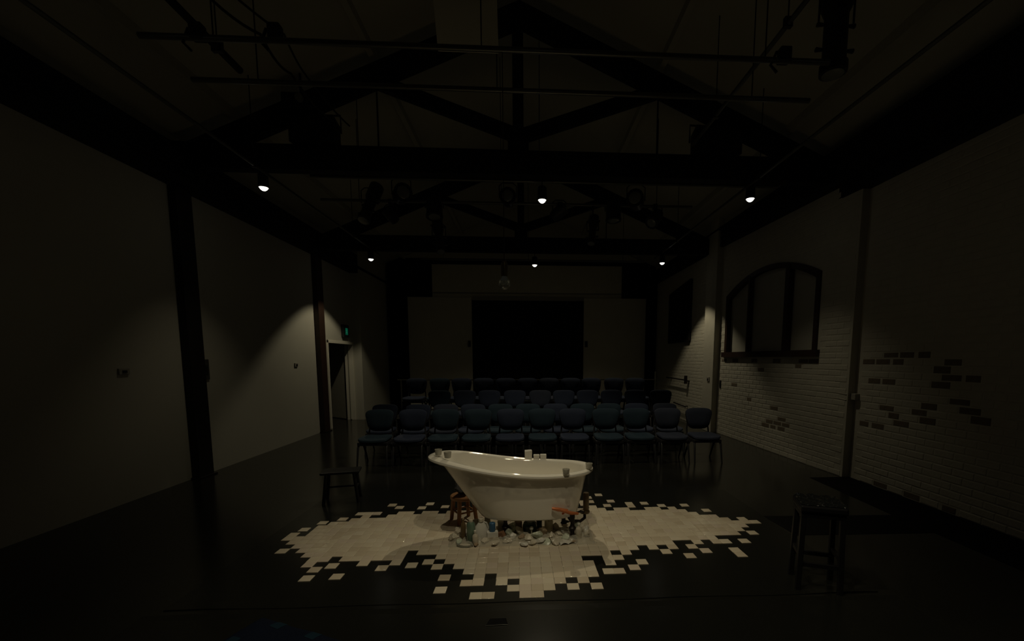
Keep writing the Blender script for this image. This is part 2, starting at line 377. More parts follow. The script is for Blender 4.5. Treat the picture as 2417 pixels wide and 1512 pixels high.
# ------------------------------------------------------------------ roof trusses
def truss(y, label):
    t = thing('roof_truss', label, 'roof truss', (0, y, 4.27), 0, 'roof trusses')
    W = .16
    z0 = 0; TB = .33
    b = MB(); b.box(XL+.02, -W/2, 0, 4.62, W/2, TB); b.build('tie_beam', K['truss'], t, bevel=.008)
    zr = lambda x: 6.52-4.27-.43*abs(x)
    for s in (-1, 1):
        xe = 4.55 if s > 0 else -4.58
        b = MB(); b.prism([(0, zr(0)-.0), (xe, zr(xe)), (xe, zr(xe)-.30), (0, zr(0)-.30)], 1, -.06, .06); b.build('rafter', K['truss'], t)
        b = MB(); b.bar((s*.05, 0, TB+.22), (s*1.95, 0, zr(1.95)-.22), .10, .17, up=(0, 0, 1)); b.build('brace', K['truss'], t)
        b = MB(); b.tube([(s*1.95, 0, zr(1.95)-.28), (s*1.95, 0, TB)], .012, 6); b.build('tie_rod', K['iron'], t)
    b = MB(); b.box(-.10, -.07, TB, .05, .07, zr(0)-.05); b.box(-.17, -.085, TB-.05, .12, .085, TB+.25); b.build('king_post', K['truss'], t)
    b = MB(); b.tube([(.0, -.10, TB+.05), (.0, -.10, zr(0)-.25)], .018, 8); b.build('conduit', K['blackpaint'], t)
    return t
t1 = truss(3.50, 'nearer of the two black timber roof trusses in view')
dup(t1, (0, 7.40, 4.14), 0, 'farther black timber roof truss, above the back rows of seats', 'roof trusses')

# ------------------------------------------------------------------ lighting bars and long pipes
def bar(x0, x1, y, z, label, r=.024, m='pipe'):
    t = thing('lighting_bar', label, 'lighting bar', ((x0+x1)/2, y, z), 0, 'lighting bars')
    L = (x1-x0)/2
    b = MB(); b.tube([(-L, 0, 0), (L, 0, 0)], r, 10); b.build('pipe', K[m], t, smooth=True)
    for xx in (-L*.8, -L*.05, L*.8):
        gx = (x0+x1)/2+xx
        b = MB(); b.tube([(xx, 0, r*.6), (xx, 0, zc(gx)-z)], .006, 6); b.build('hanger', K['housing'], t)
    return t
bar(-3.06, 2.75, 1.02, 4.32, 'nearest grey lighting bar crossing below the ceiling')
bar(-3.08, 2.97, 1.62, 4.34, 'second grey lighting bar from the camera')
bar(-3.00, 3.90, 3.74, 4.31, 'grey lighting bar just behind the nearer truss beam')
bar(-3.30, 2.95, 4.72, 4.32, 'grey lighting bar carrying the black stage lanterns')
bar(-2.60, 3.20, 8.62, 4.24, 'farthest grey lighting bar behind the far truss')
def longpipe(x, y0, y1, z, r, label, m='pipe', nclip=4):
    t = thing('conduit_pipe', label, 'pipe', (x, y0, z), 0, 'pipes running down the length of the hall')
    b = MB(); b.tube([(0, 0, 0), (0, y1-y0, 0)], r, 10); b.build('pipe', K[m], t, smooth=True)
    for k in range(nclip):
        yy = (y1-y0)*(k+.5)/nclip
        b = MB(); b.box(-r-.012, yy-.02, -r-.006, r+.012, yy+.02, r+.03); b.tube([(0, yy, r+.02), (0, yy, zc(x)-z)], .006, 6); b.build('clip', K['housing'], t)
    return t
longpipe(-3.42, -5, 8.0, 4.19, .020, 'grey pipe along the left side holding the left downlights')
longpipe(3.28, -5, 8.0, 4.19, .020, 'grey pipe along the right side holding the right downlights')
longpipe(2.36, .3, 3.2, 4.62, .022, 'short grey pipe above the right end of the near lighting bars', nclip=2)
longpipe(-2.80, .6, 1.9, 4.60, .034, 'thick black pipe above the left end of the near lighting bars', 'blackpaint', 2)
t = thing('ceiling_baffle', 'pale flat board hanging above the nearest lighting bar, left of the middle post', 'panel', (-.44, 1.15, 4.46))
b = MB(); b.prism([(.12, 0), (.14, 0), (-.22, .66), (-.24, .66)], 0, -.27, .27); b.build('board', K['panel'], t)
for xx in (-.2, .2):
    b = MB(); b.tube([(xx, -.22, .65), (xx, -.22, zc(-.44+xx)-4.46)], .005, 6); b.build('hanger', K['housing'], t)
# cables slung along the near ceiling
def cable(pts, sag, r, label):
    P = []
    for k in range(len(pts)-1):
        a, c4 = Vector(pts[k]), Vector(pts[k+1])
        for i in range(8):
            t = i/8; v = a.lerp(c4, t); v.z -= sag*4*t*(1-t); P.append(v)
    P.append(Vector(pts[-1])); b = MB(); b.tube(P, r, 7)
    return tag(b.build('power_cable', K['cloth'], smooth=True), label, 'cable', 'cables slung between the lighting bars')
cable([(-2.50, .7, 4.62), (-2.28, 1.35, 4.58), (-2.33, 1.95, 4.62), (-2.30, 2.9, 4.64)], .06, .012, 'slack black cable nearer the left wall, looping between the near lighting bars')
cable([(-2.38, .7, 4.66), (-2.10, 1.40, 4.62), (-2.22, 2.05, 4.66), (-2.15, 3.0, 4.64)], .03, .010, 'tighter black cable beside the loop over the near lighting bars')
for (x, y, z, lab) in ((-2.60, 1.02, 4.36, 'black cable junction at the left end of the nearest lighting bar'), (-2.0, 1.05, 4.40, 'small black clamp box right of the left cable junction'), (2.34, 1.02, 4.36, 'black clamp where the right pipe crosses the nearest bar')):
    t = thing('bar_clamp', lab, 'clamp', (x, y, z)); b = MB(); b.box(-.05, -.04, -.06, .05, .04, .06); b.build('body', K['housing'], t, bevel=.01)
    b = MB(); b.tube([(-.07, 0, .03), (-.12, 0, -.08), (-.06, 0, -.14)], .012, 6); b.build('tail', K['housing'], t)

# ------------------------------------------------------------------ downlights
LL = ['left downlight of the near row, by the left wall', 'middle downlight of the near row', 'right downlight of the near row',
      'left downlight of the far row, beside the exit sign wall', 'middle downlight of the far row, above the seats', 'right downlight of the far row, by the brick wall',
      'left downlight overhead, out of frame', 'middle downlight overhead, out of frame', 'right downlight overhead, out of frame',
      'extra downlight overhead nearer the camera, out of frame']
def downlight(x, y, z, label, top):
    t = thing('downlight', label, 'ceiling light', (x, y, z), 0, 'round warm downlights')
    b = MB(); b.lathe([(.045, .19), (.062, .17), (.066, .03), (.070, .0), (.060, .0), (.058, .02)][::-1], 20); b.build('housing', K['housing'], t, smooth=True)
    b = MB(); b.lathe([(.001, -.040), (.022, -.034), (.042, -.018), (.054, .004), (.055, .015)], 20); b.build('lens', K['lamp'], t, smooth=True)
    b = MB(); b.tube([(0, 0, .18), (0, 0, top-z)], .008, 6); b.build('stem', K['housing'], t)
    return t
for (L, lab) in zip(LAMPS, LL):
    x, y, z = L[:3]
    top = 4.19 if abs(x) > 1 else (4.28 if 3 < y < 4 else (4.15 if y > 7 else zc(x)))
    downlight(x, y, z, lab, top)

# ------------------------------------------------------------------ stage lanterns
def lantern(x, y, z, tilt, pan, label, barz=4.32, kind='fresnel', s=1.0, hang=.18):
    t = thing('stage_lantern', label, 'stage light', (x, y, barz), 0, 'black stage lanterns')
    b = MB(); b.box(-.035*s, -.035, -.05, .035*s, .035, .035); b.build('clamp', K['housing'], t, bevel=.006)
    dz = z-barz
    yk = MB(); yw = .125*s
    yk.tube([(-yw, 0, dz), (-yw, 0, dz+.17*s), (-yw*.6, 0, dz+.21*s), (yw*.6, 0, dz+.21*s), (yw, 0, dz+.17*s), (yw, 0, dz)], .009, 6)
    if dz+.21*s < -.04: yk.tube([(0, 0, dz+.21*s), (0, 0, -.03)], .012, 6)
    yk.build('yoke', K['housing'], t)
    R = Matrix.Rotation(pan, 4, 'Z') @ Matrix.Rotation(tilt, 4, 'X')
    c0 = Vector((0, 0, dz))
    b = MB()
    if kind == 'fresnel':
        b.lathe([(.06*s, -.17*s), (.095*s, -.15*s), (.11*s, -.05*s), (.11*s, .10*s), (.118*s, .11*s), (.118*s, .135*s), (.095*s, .135*s)], 18, c0, R)
    else:
        b.lathe([(.07*s, -.34*s), (.10*s, -.32*s), (.10*s, -.10*s), (.075*s, -.04*s), (.075*s, .26*s), (.088*s, .27*s), (.088*s, .33*s), (.07*s, .33*s)], 18, c0, R)
    body = b.build('body', K['housing'], t, smooth=True)
    zl = .137*s if kind == 'fresnel' else .332*s
    b = MB(); b.lathe([(.088*s if kind == 'fresnel' else .066*s, zl-.01), (.07*s, zl+.006), (.02*s, zl+.012)], 18, c0, R); b.build('lens', K['glasslens'], t, smooth=True)
    if kind == 'profile':
        b = MB()
        for q in (-1, 1):
            for zz in (-.2, .02, .18): b.tube([R @ Vector((q*.07*s, 0, zz*s))+c0, R @ Vector((q*.135*s, 0, zz*s))+c0], [.010, .02], 6)
        b.build('knobs', K['housing'], t)
    return t
A = math.radians
lantern(-2.50, 4.72, 4.28, A(150), A(-20), 'leftmost black lantern on the lantern bar, pointing down', s=1.15, kind='profile')
lantern(-1.98, 4.70, 4.42, A(95), A(25), 'black lantern second from left with its round lens facing the camera', s=1.25)
lantern(-1.45, 4.72, 4.22, A(165), A(10), 'black lantern third from left, tipped steeply down', s=1.2)
lantern(-.22, 4.70, 4.40, A(95), A(0), 'black lantern beside the middle post, round lens facing the camera', s=1.15)
lantern(.65, 4.72, 4.20, A(60), A(60), 'small black lantern right of the middle post, aimed sideways', s=.9)
lantern(1.58, 4.72, 4.22, A(175), A(0), 'black lantern fifth along, hanging straight down', s=1.15)
lantern(1.96, 4.70, 4.40, A(92), A(-20), 'black lantern right of centre with its pale round lens facing the camera', s=1.25)
lantern(2.30, 4.72, 4.12, A(135), A(-50), 'rightmost black lantern on the lantern bar, tilted towards the seats', s=1.0)
lantern(-2.18, 4.74, 4.10, A(40), A(-70), 'small black lantern low between the first two on the left', s=.8)
lantern(-1.39, 4.74, 3.78, A(160), A(25), 'low-hung long black lantern left of the far middle post', s=.9, kind='profile')
lantern(1.23, 4.74, 3.92, A(160), A(-25), 'low-hung long black lantern right of the far middle post', s=.8, kind='profile')
lantern(2.86, 1.12, 4.72, A(180), A(0), 'long black profile lantern hanging at the top right of the frame', s=1.3, kind='profile', barz=5.12)
# loudspeakers standing on the nearer truss beam
def speaker(x0, x1, y, z0, h, label, rot):
    t = thing('loudspeaker', label, 'speaker', ((x0+x1)/2, y, z0), rot, 'black loudspeakers on the nearer truss')
    W = (x1-x0)/2
    b = MB(); b.prism([(-W, -.16), (W, -.16), (W*.8, .16), (-W*.8, .16)], 2, 0, h); b.build('cabinet', K['blackpaint'], t, bevel=.012)
    b = MB(); b.box(-W*.9, -.172, .03, W*.9, -.158, h-.03); b.build('grille', K['cloth'], t, bevel=.004)
    b = MB(); b.tube([(-W-.02, 0, h*.5), (-W-.02, 0, h+.06), (W+.02, 0, h+.06), (W+.02, 0, h*.5)], .013, 6); b.build('bracket', K['housing'], t)
    return t
speaker(-3.08, -2.46, 3.50, 4.60, .34, 'black loudspeaker on the left of the nearer truss beam', A(-4))
speaker(2.43, 3.13, 3.50, 4.60, .35, 'black loudspeaker on the right of the nearer truss beam', A(5))
t = thing('projector', 'dark projector mounted above the left loudspeaker on the nearer truss', 'projector', (-2.92, 3.42, 5.0))
b = MB(); b.box(-.19, -.16, 0, .19, .16, .17); b.build('case', K['blackpaint'], t, bevel=.015)
b = MB(); b.lathe([(.05, 0), (.05, .05), (.035, .055)], 14, (.06, -.16, .085), Matrix.Rotation(PI/2, 4, 'X')); b.build('lens', K['glasslens'], t, smooth=True)
b = MB(); b.tube([(0, 0, .17), (0, 0, zc(2.92)-5.0)], .015, 6); b.build('mount', K['housing'], t)

# ------------------------------------------------------------------ wall fittings
t = thing('exit_sign', 'small green exit sign with running figure above the left doorway', 'sign', (XL, 8.88, 2.43))
b = MB(); b.box(0, -.17, -.16, .07, .17, .16); b.build('case', K['housing'], t, bevel=.006)
b = MB(); b.box(.07, -.065, -.10, .075, .085, .075); b.build('lit_face', K['signgreen'], t)
b = MB()
def fig(y0, z0, y1, z1, w): b.bar((.077, y0, z0), (.077, y1, z1), w, .004, up=(1, 0, 0))
fig(-.01, .03, .0, -.02, .03); fig(.0, -.02, .035, -.06, .014); fig(.0, -.02, -.04, -.055, .014); fig(-.01, .03, .035, .015, .012); fig(-.01, .03, -.045, .02, .012)
b.lathe([(.014, 0), (.014, .003)], 10, (.076, -.012, .06), Matrix.Rotation(PI/2, 4, 'Y')); b.build('running_figure', K['signpale'], t)
def plate(x, y, z, sy, sz, label, nx, m='switch'):
    t = thing('wall_socket', label, 'wall fitting', (x, y, z))
    b = MB(); b.box(min(0, nx*.02), -sy/2, -sz/2, max(0, nx*.02), sy/2, sz/2); b.build('plate', K[m], t, bevel=.004)
    b = MB(); b.box(min(nx*.02, nx*.028), -sy/5, -sz/4, max(nx*.02, nx*.028), sy/5, sz/5); b.build('rocker', K['housing'], t); return t
plate(XL, 6.37, 1.58, .12, .08, 'small pale switch plate on the brightly lit part of the left wall', 1)
plate(XL, 3.78, 1.55, .13, .30, 'tall grey box on the left wall just right of the near dark column', 1, 'pipe')
plate(XL, 2.45, 1.56, .14, .07, 'small plate on the dim left wall, nearest the camera', 1)
plate(4.37, 7.06, 1.24, .12, .10, 'small box on the lit brick pier beyond the arched window', -1)
plate(wx(6.75), 6.72, 1.14, .05, .18, 'narrow dark switch beside the brick pier', -1, 'housing')
t = thing('junction_box', 'pale junction box with two conduits at the step in the brick wall', 'wall fitting', (4.70, 3.02, 1.18))
b = MB(); b.box(.02, -.11, -.045, .09, -.02, .045); b.build('box', K['switch'], t, bevel=.006)
for dz in (-.05, .03):
    b = MB(); b.tube([(-.024, .0, dz), (-.036, .44, dz+.02)], .006, 6); b.build('conduit', K['brickpaint'], t)
t = thing('barre_rail', 'dark horizontal rail with a bracket on the far right wall', 'rail', (4.50, 9.3, 1.14))
b = MB(); b.tube([(-.12, -.76, 0), (-.12, .85, .01)], .018, 8); b.build('rail', K['iron'], t, smooth=True)
b = MB(); b.tube([(0, -.72, -.03), (-.12, -.72, -.02)], .02, 8); b.box(-.14, -.76, -.10, -.08, -.68, .12); b.build('bracket', K['iron'], t)
b = MB(); b.tube([(0, .7, 0), (-.12, .7, 0)], .02, 8); b.build('bracket', K['iron'], t)
t = thing('barre_rail', 'short dark rail low on the far right wall behind the end chair', 'rail', (4.50, 9.0, .42))
b = MB(); b.tube([(-.10, -.45, 0), (-.10, .5, .02)], .018, 8); b.build('rail', K['iron'], t); b = MB(); b.tube([(0, -.35, 0), (-.10, -.35, 0)], .014, 6); b.build('bracket', K['iron'], t)

# ------------------------------------------------------------------ dance mat and tiles
def gw(i, j):
    return (.0901773*i-.00148687*j+.0066758+1.474e-5*i*i-9.03e-6*i*j-4.86e-7*j*j,
            -.000155063*i+.0927237*j-.0173866+1.5109e-5*i*j-9.43e-6*j*j)
b = MB(); n = 90; vs = []
for k in range(n+1):
    x = -2.42+(2.66+2.42)*k/n
    yf = -.045-.022*k/n+.006*math.sin(k*.31); zz = .004+.006*max(0, math.sin(k*.23+.5))*max(0, math.sin(k*.071+2.2))
    vs += [(x, yf, zz), (x, yf+.10, .0035), (x, 2.46, .0035), (x, yf+.004, 0)]
fs = []
for k in range(n):
    a = 4*k; fs += [(a, a+4, a+5, a+1), (a+1, a+5, a+6, a+2), (a+3, a+7, a+4, a)]
b.add(vs, fs); tag(b.build('dance_mat', K['vinyl']), 'thin black vinyl mat under the tile mosaic, its front edge slightly lifted', 'mat')
b = MB(); vs = []
for k in range(61):
    x = -2.5+5.25*k/60; yf = -.105+.004*math.sin(k*.5)
    vs += [(x, yf, .004+.003*max(0, math.sin(k*.37))), (x, yf-.06, .0028), (x, -5.6, .0028), (x, yf, 0)]
fs = []
for k in range(60):
    a = 4*k; fs += [(a, a+4, a+7, a+3), (a, a+1, a+5, a+4), (a+1, a+2, a+6, a+5)]
b.add(vs, fs); tag(b.build('dance_mat', K['vinyl']), 'black vinyl mat in the foreground, in front of the tile mosaic', 'mat')
RUNS={0:[(-4,-3),(0,1)],1:[(-7,-7),(-1,2),(4,4),(6,6)],2:[(-5,-4),(-2,-2),(0,3),(5,5)],3:[(-7,-7),(-4,-4),(-2,6)],4:[(-5,6),(10,10)],5:[(-19,-19),(-13,-13),(-8,-8),(-6,6),(8,8),(11,11)],6:[(-20,-20),(-15,-15),(-12,-12),(-9,-9),(-7,5),(8,9),(16,16),(21,21)],7:[(-20,-19),(-17,-12),(-8,8),(10,10),(14,14),(18,18),(21,21)],8:[(-21,-12),(-10,11),(13,13),(15,15),(17,17)],9:[(-24,-24),(-22,15),(18,18),(20,21),(23,23)],10:[(-23,20)],11:[(-24,23),(25,25)],12:[(-25,24)],13:[(-25,-25),(-23,25)],14:[(-23,27)],15:[(-23,24),(26,26)],16:[(-22,23)],17:[(-20,21)],18:[(-19,-19),(-16,20),(23,23)],19:[(-20,-18),(-15,-14),(-12,-11),(-9,10),(12,13),(16,17),(19,19)],20:[(9,9),(14,14),(18,18),(21,21)],21:[(-10,-10),(8,8),(14,14),(16,16)],22:[(-17,-17),(8,9)]}
LOOSE=[(-24.5,14.36),(-23.33,16.27),(-21.46,17.29),(-17.73,5.64),(-18.97,3.47),(-16.49,3.65),(-15.82,21.05),(-12.16,22.23),(-12.91,20.74),(-10.42,5.41),(10.65,24.74),(9.0,23.7),(11.77,22.05),(10.96,20.39),(7.5,3.41),(8.5,3.41)]
mosaic = thing('tile_mosaic', 'ragged patch of cream square tiles laid on the black mat under the bathtub', 'floor tiles')
ZM = .0035; TH = .007
cells = [(float(i), float(j)) for j, rr in RUNS.items() for (a, c5) in rr for i in range(a, c5+1)]+LOOSE
cells.sort(key=lambda c: c[1]*1.0+abs(c[0])*.05)
def tile_geo(s=.5, g=.0085, e=.045):           # in tile units, centred
    a = s-g; c6 = a-e
    rings = [(a, 0), (a, .62), (a-.018, .88), (a-.05, .98), (a-.085, 1.0)]
    vs = [(sx*r_, sy*r_, z_) for r_, z_ in rings for sx, sy in ((-1,-1),(1,-1),(1,1),(-1,1))]
    fs = [(4*k+q, 4*k+(q+1) % 4, 4*k+4+(q+1) % 4, 4*k+4+q) for k in range(4) for q in range(4)]+[(16, 17, 18, 19)]
    return vs, fs
tv, tf = tile_geo()
TM = []
for m in TILEM:
    b = MB(); b.add([(x*.0912, y*.0925, z*TH) for x, y, z in tv], tf); TM.append(b.mesh('tile', m, smooth=True))
stuffs = [MB() for _ in TILEM]
for k, (i, j) in enumerate(cells):
    cx, cy = gw(i+.5, j+.5); q = random.choices(range(5), (4, 2.4, 2.6, 1.2, 1.4))[0]
    dx, dy, rz = random.uniform(-.0006, .0006), random.uniform(-.0006, .0006), random.uniform(-.006, .006)
    tx, ty = random.gauss(0, .004), random.gauss(0, .004)
    if k < 300:
        o = bpy.data.objects.new('tile', TM[q]); COL.objects.link(o); o.parent = mosaic
        o.location = (cx+dx, cy+dy, ZM); o.rotation_euler = (tx, ty, rz)
    else:
        m4 = Matrix.Translation((cx+dx, cy+dy, ZM)) @ Matrix.Rotation(rz, 4, 'Z') @ Matrix.Rotation(tx, 4, 'X') @ Matrix.Rotation(ty, 4, 'Y')
        stuffs[q].add([m4 @ Vector((x*.0912, y*.0925, z*TH)) for x, y, z in tv], tf)
bb = MB(); mi = []
for q, s_ in enumerate(stuffs): mi += [q]*len(s_.f); bb.add(s_.v, s_.f)
me = bpy.data.meshes.new('tile_field'); me.from_pydata(bb.v, [], bb.f)
for m in TILEM: me.materials.append(m)
for p_, q in zip(me.polygons, mi): p_.material_index = q; p_.use_smooth = True
me.set_sharp_from_angle(angle=math.radians(38))
o = bpy.data.objects.new('tile_field', me); COL.objects.link(o); o.parent = mosaic; o['kind'] = 'stuff'

# ------------------------------------------------------------------ seating platforms, chairs, guard rail
def platform(y0, y1, x0, x1, h, label):
    t = thing('seating_platform', label, 'platform', ((x0+x1)/2, y0, 0), 0, 'black seating platforms')
    W = (x1-x0)/2
    b = MB(); b.box(-W, 0, h-.03, W, y1-y0, h); b.build('deck', K['blackpaint'], t, bevel=.003)
    b = MB(); b.box(-W+.02, .02, 0, W-.02, .04, h-.03); b.build('fascia', K['blackwall'], t)
    for s in (-1, 1):
        b = MB(); b.box(s*(W-.04)-.02, .06, 0, s*(W-.04)+.02, y1-y0, h-.03); b.build('side_board', K['blackwall'], t)
    return t
platform(5.62, 6.62, -2.05, 3.35, .19, 'low black platform carrying the third row of chairs')
platform(6.63, 7.75, -2.95, 3.40, .40, 'taller black platform carrying the back row of chairs')
def rbox_pad(w0, w1, z0, z1, y0, y1, t, curve):
    """pad in a plane: width w0 at z0 to w1 at z1, rounded corners, leaning from y0 to y1"""
    n = 36; out = []
    for k in range(n):
        a = 2*PI*k/n; c7, s7 = math.cos(a), math.sin(a); e = .52
        px = math.copysign(abs(c7)**e, c7); pz = math.copysign(abs(s7)**e, s7)
        v = (pz+1)/2; ww = w0+(w1-w0)*(v**.7); zz = z0+(z1-z0)*v
        if pz < 0: zz += 0
        out.append((px*ww/2, v, zz))
    vs = []; fs = []
    lay = ((-t/2, .90), (-t/2-.012, .6), (t/2, .93)); L = [(-.5, 1.0), (-1.0, .93), (-1.35, .55), (.5, 1.0), (1.0, .93)]
    rings = [(-1.4, .5), (-1.0, .90), (-.4, 1.0), (.4, 1.0), (1.0, .92)]
    zc_ = (z0+z1)/2
    for (d_, sc) in rings:
        for (x, v, zz) in out:
            X = x*sc; Z = zc_+(zz-zc_)*sc; V = (Z-z0)/(z1-z0)
            Y = y0+(y1-y0)*V+d_*t/2-curve*(X/.22)**2
            vs.append((X, Y, Z))
    R_ = len(rings)
    for q in range(R_-1):
        for k in range(n): fs.append((q*n+k, q*n+(k+1) % n, (q+1)*n+(k+1) % n, (q+1)*n+k))
    fs.append(tuple(range(n-1, -1, -1))); fs.append(tuple((R_-1)*n+k for k in range(n)))
    return vs, fs
def make_chair(fab, label, group):
    t = thing('audience_chair', label, 'chair', (0, 0, 0), 0, group)
    # seat cushion, wide front, rolled edge
    b = MB(); n = 36; rings = [(.0, .80), (.012, .95), (.035, 1.0), (.055, .97), (.066, .80), (.068, .35)]
    vs = []; fs = []
    for (h_, sc) in rings:
        for k in range(n):
            a = 2*PI*k/n; c8, s8 = math.cos(a), math.sin(a); e = .34
            px = math.copysign(abs(c8)**e, c8); py = math.copysign(abs(s8)**e, s8)
            ww = .243-.02*(py*.5+.5)
            z_ = .385+h_-(.028*(max(0, -py*sc-.55)/.45)**2)
            vs.append((px*sc*ww, py*sc*.215, z_+.01*abs(px)*sc))
    for q in range(len(rings)-1):
        for k in range(n): fs.append((q*n+k, q*n+(k+1) % n, (q+1)*n+(k+1) % n, (q+1)*n+k))
    fs.append(tuple(range(n-1, -1, -1))); fs.append(tuple((len(rings)-1)*n+k for k in range(n)))
    b.add(vs, fs); b.build('seat', fab, t, smooth=True)
    vs, fs = rbox_pad(.31, .50, .53, .865, .215, .265, .045, .030); b = MB(); b.add(vs, fs); b.build('backrest', fab, t, smooth=True)
    vs, fs = rbox_pad(.35, .50, .50, .858, .240, .290, .020, .030); b = MB(); b.add(vs, fs); b.build('back_shell', K['plastic'], t, smooth=True)
    b = MB(); b.box(-.232, -.208, .335, .232, .20, .388); b.build('seat_pan', K['plastic'], t, bevel=.01)
    for s in (-1, 1):
        b = MB(); b.tube([(s*.19, .16, .375), (s*.195, .235, .40), (s*.19, .262, .50), (s*.175, .275, .62)], [.016, .016, .014, .010], 8); b.build('back_bracket', K['plastic'], t, smooth=True)
        b = MB(); b.tube([(s*.205, -.03, .350), (s*.215, -.17, .345), (s*.220, -.20, .31), (s*.228, -.255, .0)], [.017, .018, .018, .013], 8); b.build('leg', K['plastic'], t, smooth=True)
        b = MB(); b.tube([(s*.205, -.10, .350), (s*.218, .04, .32), (s*.225, .16, .14), (s*.228, .235, .0)], [.017, .018, .016, .013], 8); b.build('leg', K['plastic'], t, smooth=True)
    return t
ORD = ['first', 'second', 'third', 'fourth', 'fifth', 'sixth', 'seventh', 'eighth', 'ninth', 'tenth', 'eleventh']
ROWS = [('front row', 4.16, 0, (-2.376, -1.827, -1.288, -.745, -.197, .34, .867, 1.435, 1.964, 2.518, 3.07), 'chairs in the front row'),
        ('second row', 4.98, 0, (-2.548, -1.94, -1.43, -.925, -.408, .105, .629, 1.141, 1.656, 2.183, 2.73), 'chairs in the second row'),
        ('third row', 5.93, .19, (-1.725, -1.202, -.693, -.164, .37, .87, 1.374, 1.89, 2.399, 2.949), 'chairs in the third row'),
        ('back row', 6.95, .40, (-2.435, -1.913, -1.417, -.908, -.396, .108, .616, 1.116, 1.609, 2.145, 2.644), 'chairs in the back row')]
protos = {}
for rn, y, z, xs, g in ROWS:
    for k, x in enumerate(xs):
        fk = random.choices(('fabric', 'fabric2', 'fabric3'), (5, 2, 2))[0]
        last = k == len(xs)-1
        lab = 'navy upholstered chair, %s in the %s' % ('right-hand end chair' if last else 'left-hand end chair' if k == 0 else ORD[k]+' from the left', rn)
        rz = random.uniform(-.015, .015)
        if fk not in protos:
            c9 = make_chair(K[fk], lab, g); c9.location = (x, y, z); c9.rotation_euler = (0, 0, rz); protos[fk] = c9
        else:
            c9 = dup(protos[fk], (x, y+random.uniform(-.015, .015), z), rz, lab, g)
t = thing('guard_rail', 'thin steel guard rail behind the back row of chairs', 'rail', (0, 7.70, .40))
b = MB(); b.tube([(-3.02, 0, .80), (3.42, 0, .80)], .013, 8); b.build('top_rail', K['chrome'], t, smooth=True)
for x in (-2.93, -1.0, 1.1, 3.28):
    b = MB(); b.tube([(x, 0, 0), (x, 0, .80 if x < 3 else 1.0)], .014, 8); b.build('post', K['pipe'], t, smooth=True)

# ------------------------------------------------------------------ bathtub
def rimz(x):
    K_ = [(-.88, .800), (-.75, .797), (-.6, .775), (-.45, .742), (-.3, .712), (-.1, .682), (.1, .664), (.3, .656), (.5, .659), (.75, .668)]
    for (x0, z0), (x1, z1) in zip(K_, K_[1:]):
        if x <= x1: t = (x-x0)/(x1-x0); t = max(0, t); return z0+(z1-z0)*t
    return K_[-1][1]
def smoothz(x): return sum(rimz(x+d_) for d_ in (-.12, -.06, 0, .06, .12))/5
tub = thing('bathtub', 'white freestanding slipper bathtub standing on the tile mosaic', 'bathtub', (0, 1.20, 0))
NA = 96
def section(xa, xb, hw, th, ex=.80):
    cx_, a_ = (xa+xb)/2, (xb-xa)/2; c0, s0 = math.cos(th), math.sin(th)
    e = ex
    return cx_+a_*math.copysign(abs(c0)**e, c0), hw*math.copysign(abs(s0)**e, s0)
ZB = .195
# outer/inner levels: (v, xa, xb, hw, inset)  v = 0 bottom .. 1 under the rim
def shell(levels):
    vs = []
    for L in levels:
        for k in range(NA): vs.append(L(2*PI*k/NA))
    fs = []
    for q in range(len(levels)-1):
        for k in range(NA): fs.append((q*NA+k, q*NA+(k+1) % NA, (q+1)*NA+(k+1) % NA, (q+1)*NA+k))
    fs.append(tuple(range(NA-1, -1, -1))); fs.append(tuple((len(levels)-1)*NA+k for k in range(NA)))
    return vs, fs
def lev(v, inset=0., zb=ZB, drop=.045):
    def g(th):
        xa = -.375+(-.765+.375)*(v**1.05); xb = .555+(.655-.555)*(v**.9); hw = .225+(.305-.225)*(v**.8)
        x, y = section(xa+inset, xb-inset, hw-inset, th)
        return (x, y, zb+(smoothz(x)-drop-zb)*v)
    return g
def flat(f_, z_, grow=0.):
    def g(th):
        x, y = section(-.375+grow, .555-grow, .225-grow, th); return (x, y, z_)
    return g
outer = [flat(0, .188, .10), flat(0, .186, .055), flat(0, .192, .018), lev(.03), lev(.08), lev(.16), lev(.26), lev(.38), lev(.5), lev(.62), lev(.74), lev(.86), lev(.95), lev(1.0)]
def rim(off, dz):
    def g(th):
        x, y = section(-.765, .655, .305, th); c0, s0 = math.cos(th), math.sin(th)
        k_ = .055 if c0 > 0 else .055+.045*min(1, -c0*1.2)   # wider lip at the slipper end
        nx, ny = c0, s0; l_ = math.hypot(nx, ny)
        x2 = x+off*(k_/.055)*nx/l_; y2 = y+off*ny/l_
        return (x2, y2, smoothz(x)-.045+dz)
    return g
rims = [rim(.030, .002), rim(.052, .010), rim(.062, .024), rim(.060, .040), rim(.046, .051), rim(.026, .054), rim(.004, .050), rim(-.012, .040), rim(-.020, .022)]
inner = [lev(.95, .026), lev(.86, .028), lev(.7, .030), lev(.5, .032), lev(.3, .036), lev(.18, .045), lev(.10, .065)]
def bot(th):
    x, y = section(-.26, .46, .12, th); return (x, y, .228)
vs, fs = shell(outer+rims+inner+[bot]); b = MB(); b.add(vs, fs)
o = b.build('tub_shell', K['enamel'], tub, smooth=True)
for p_ in o.data.polygons: p_.use_smooth = True
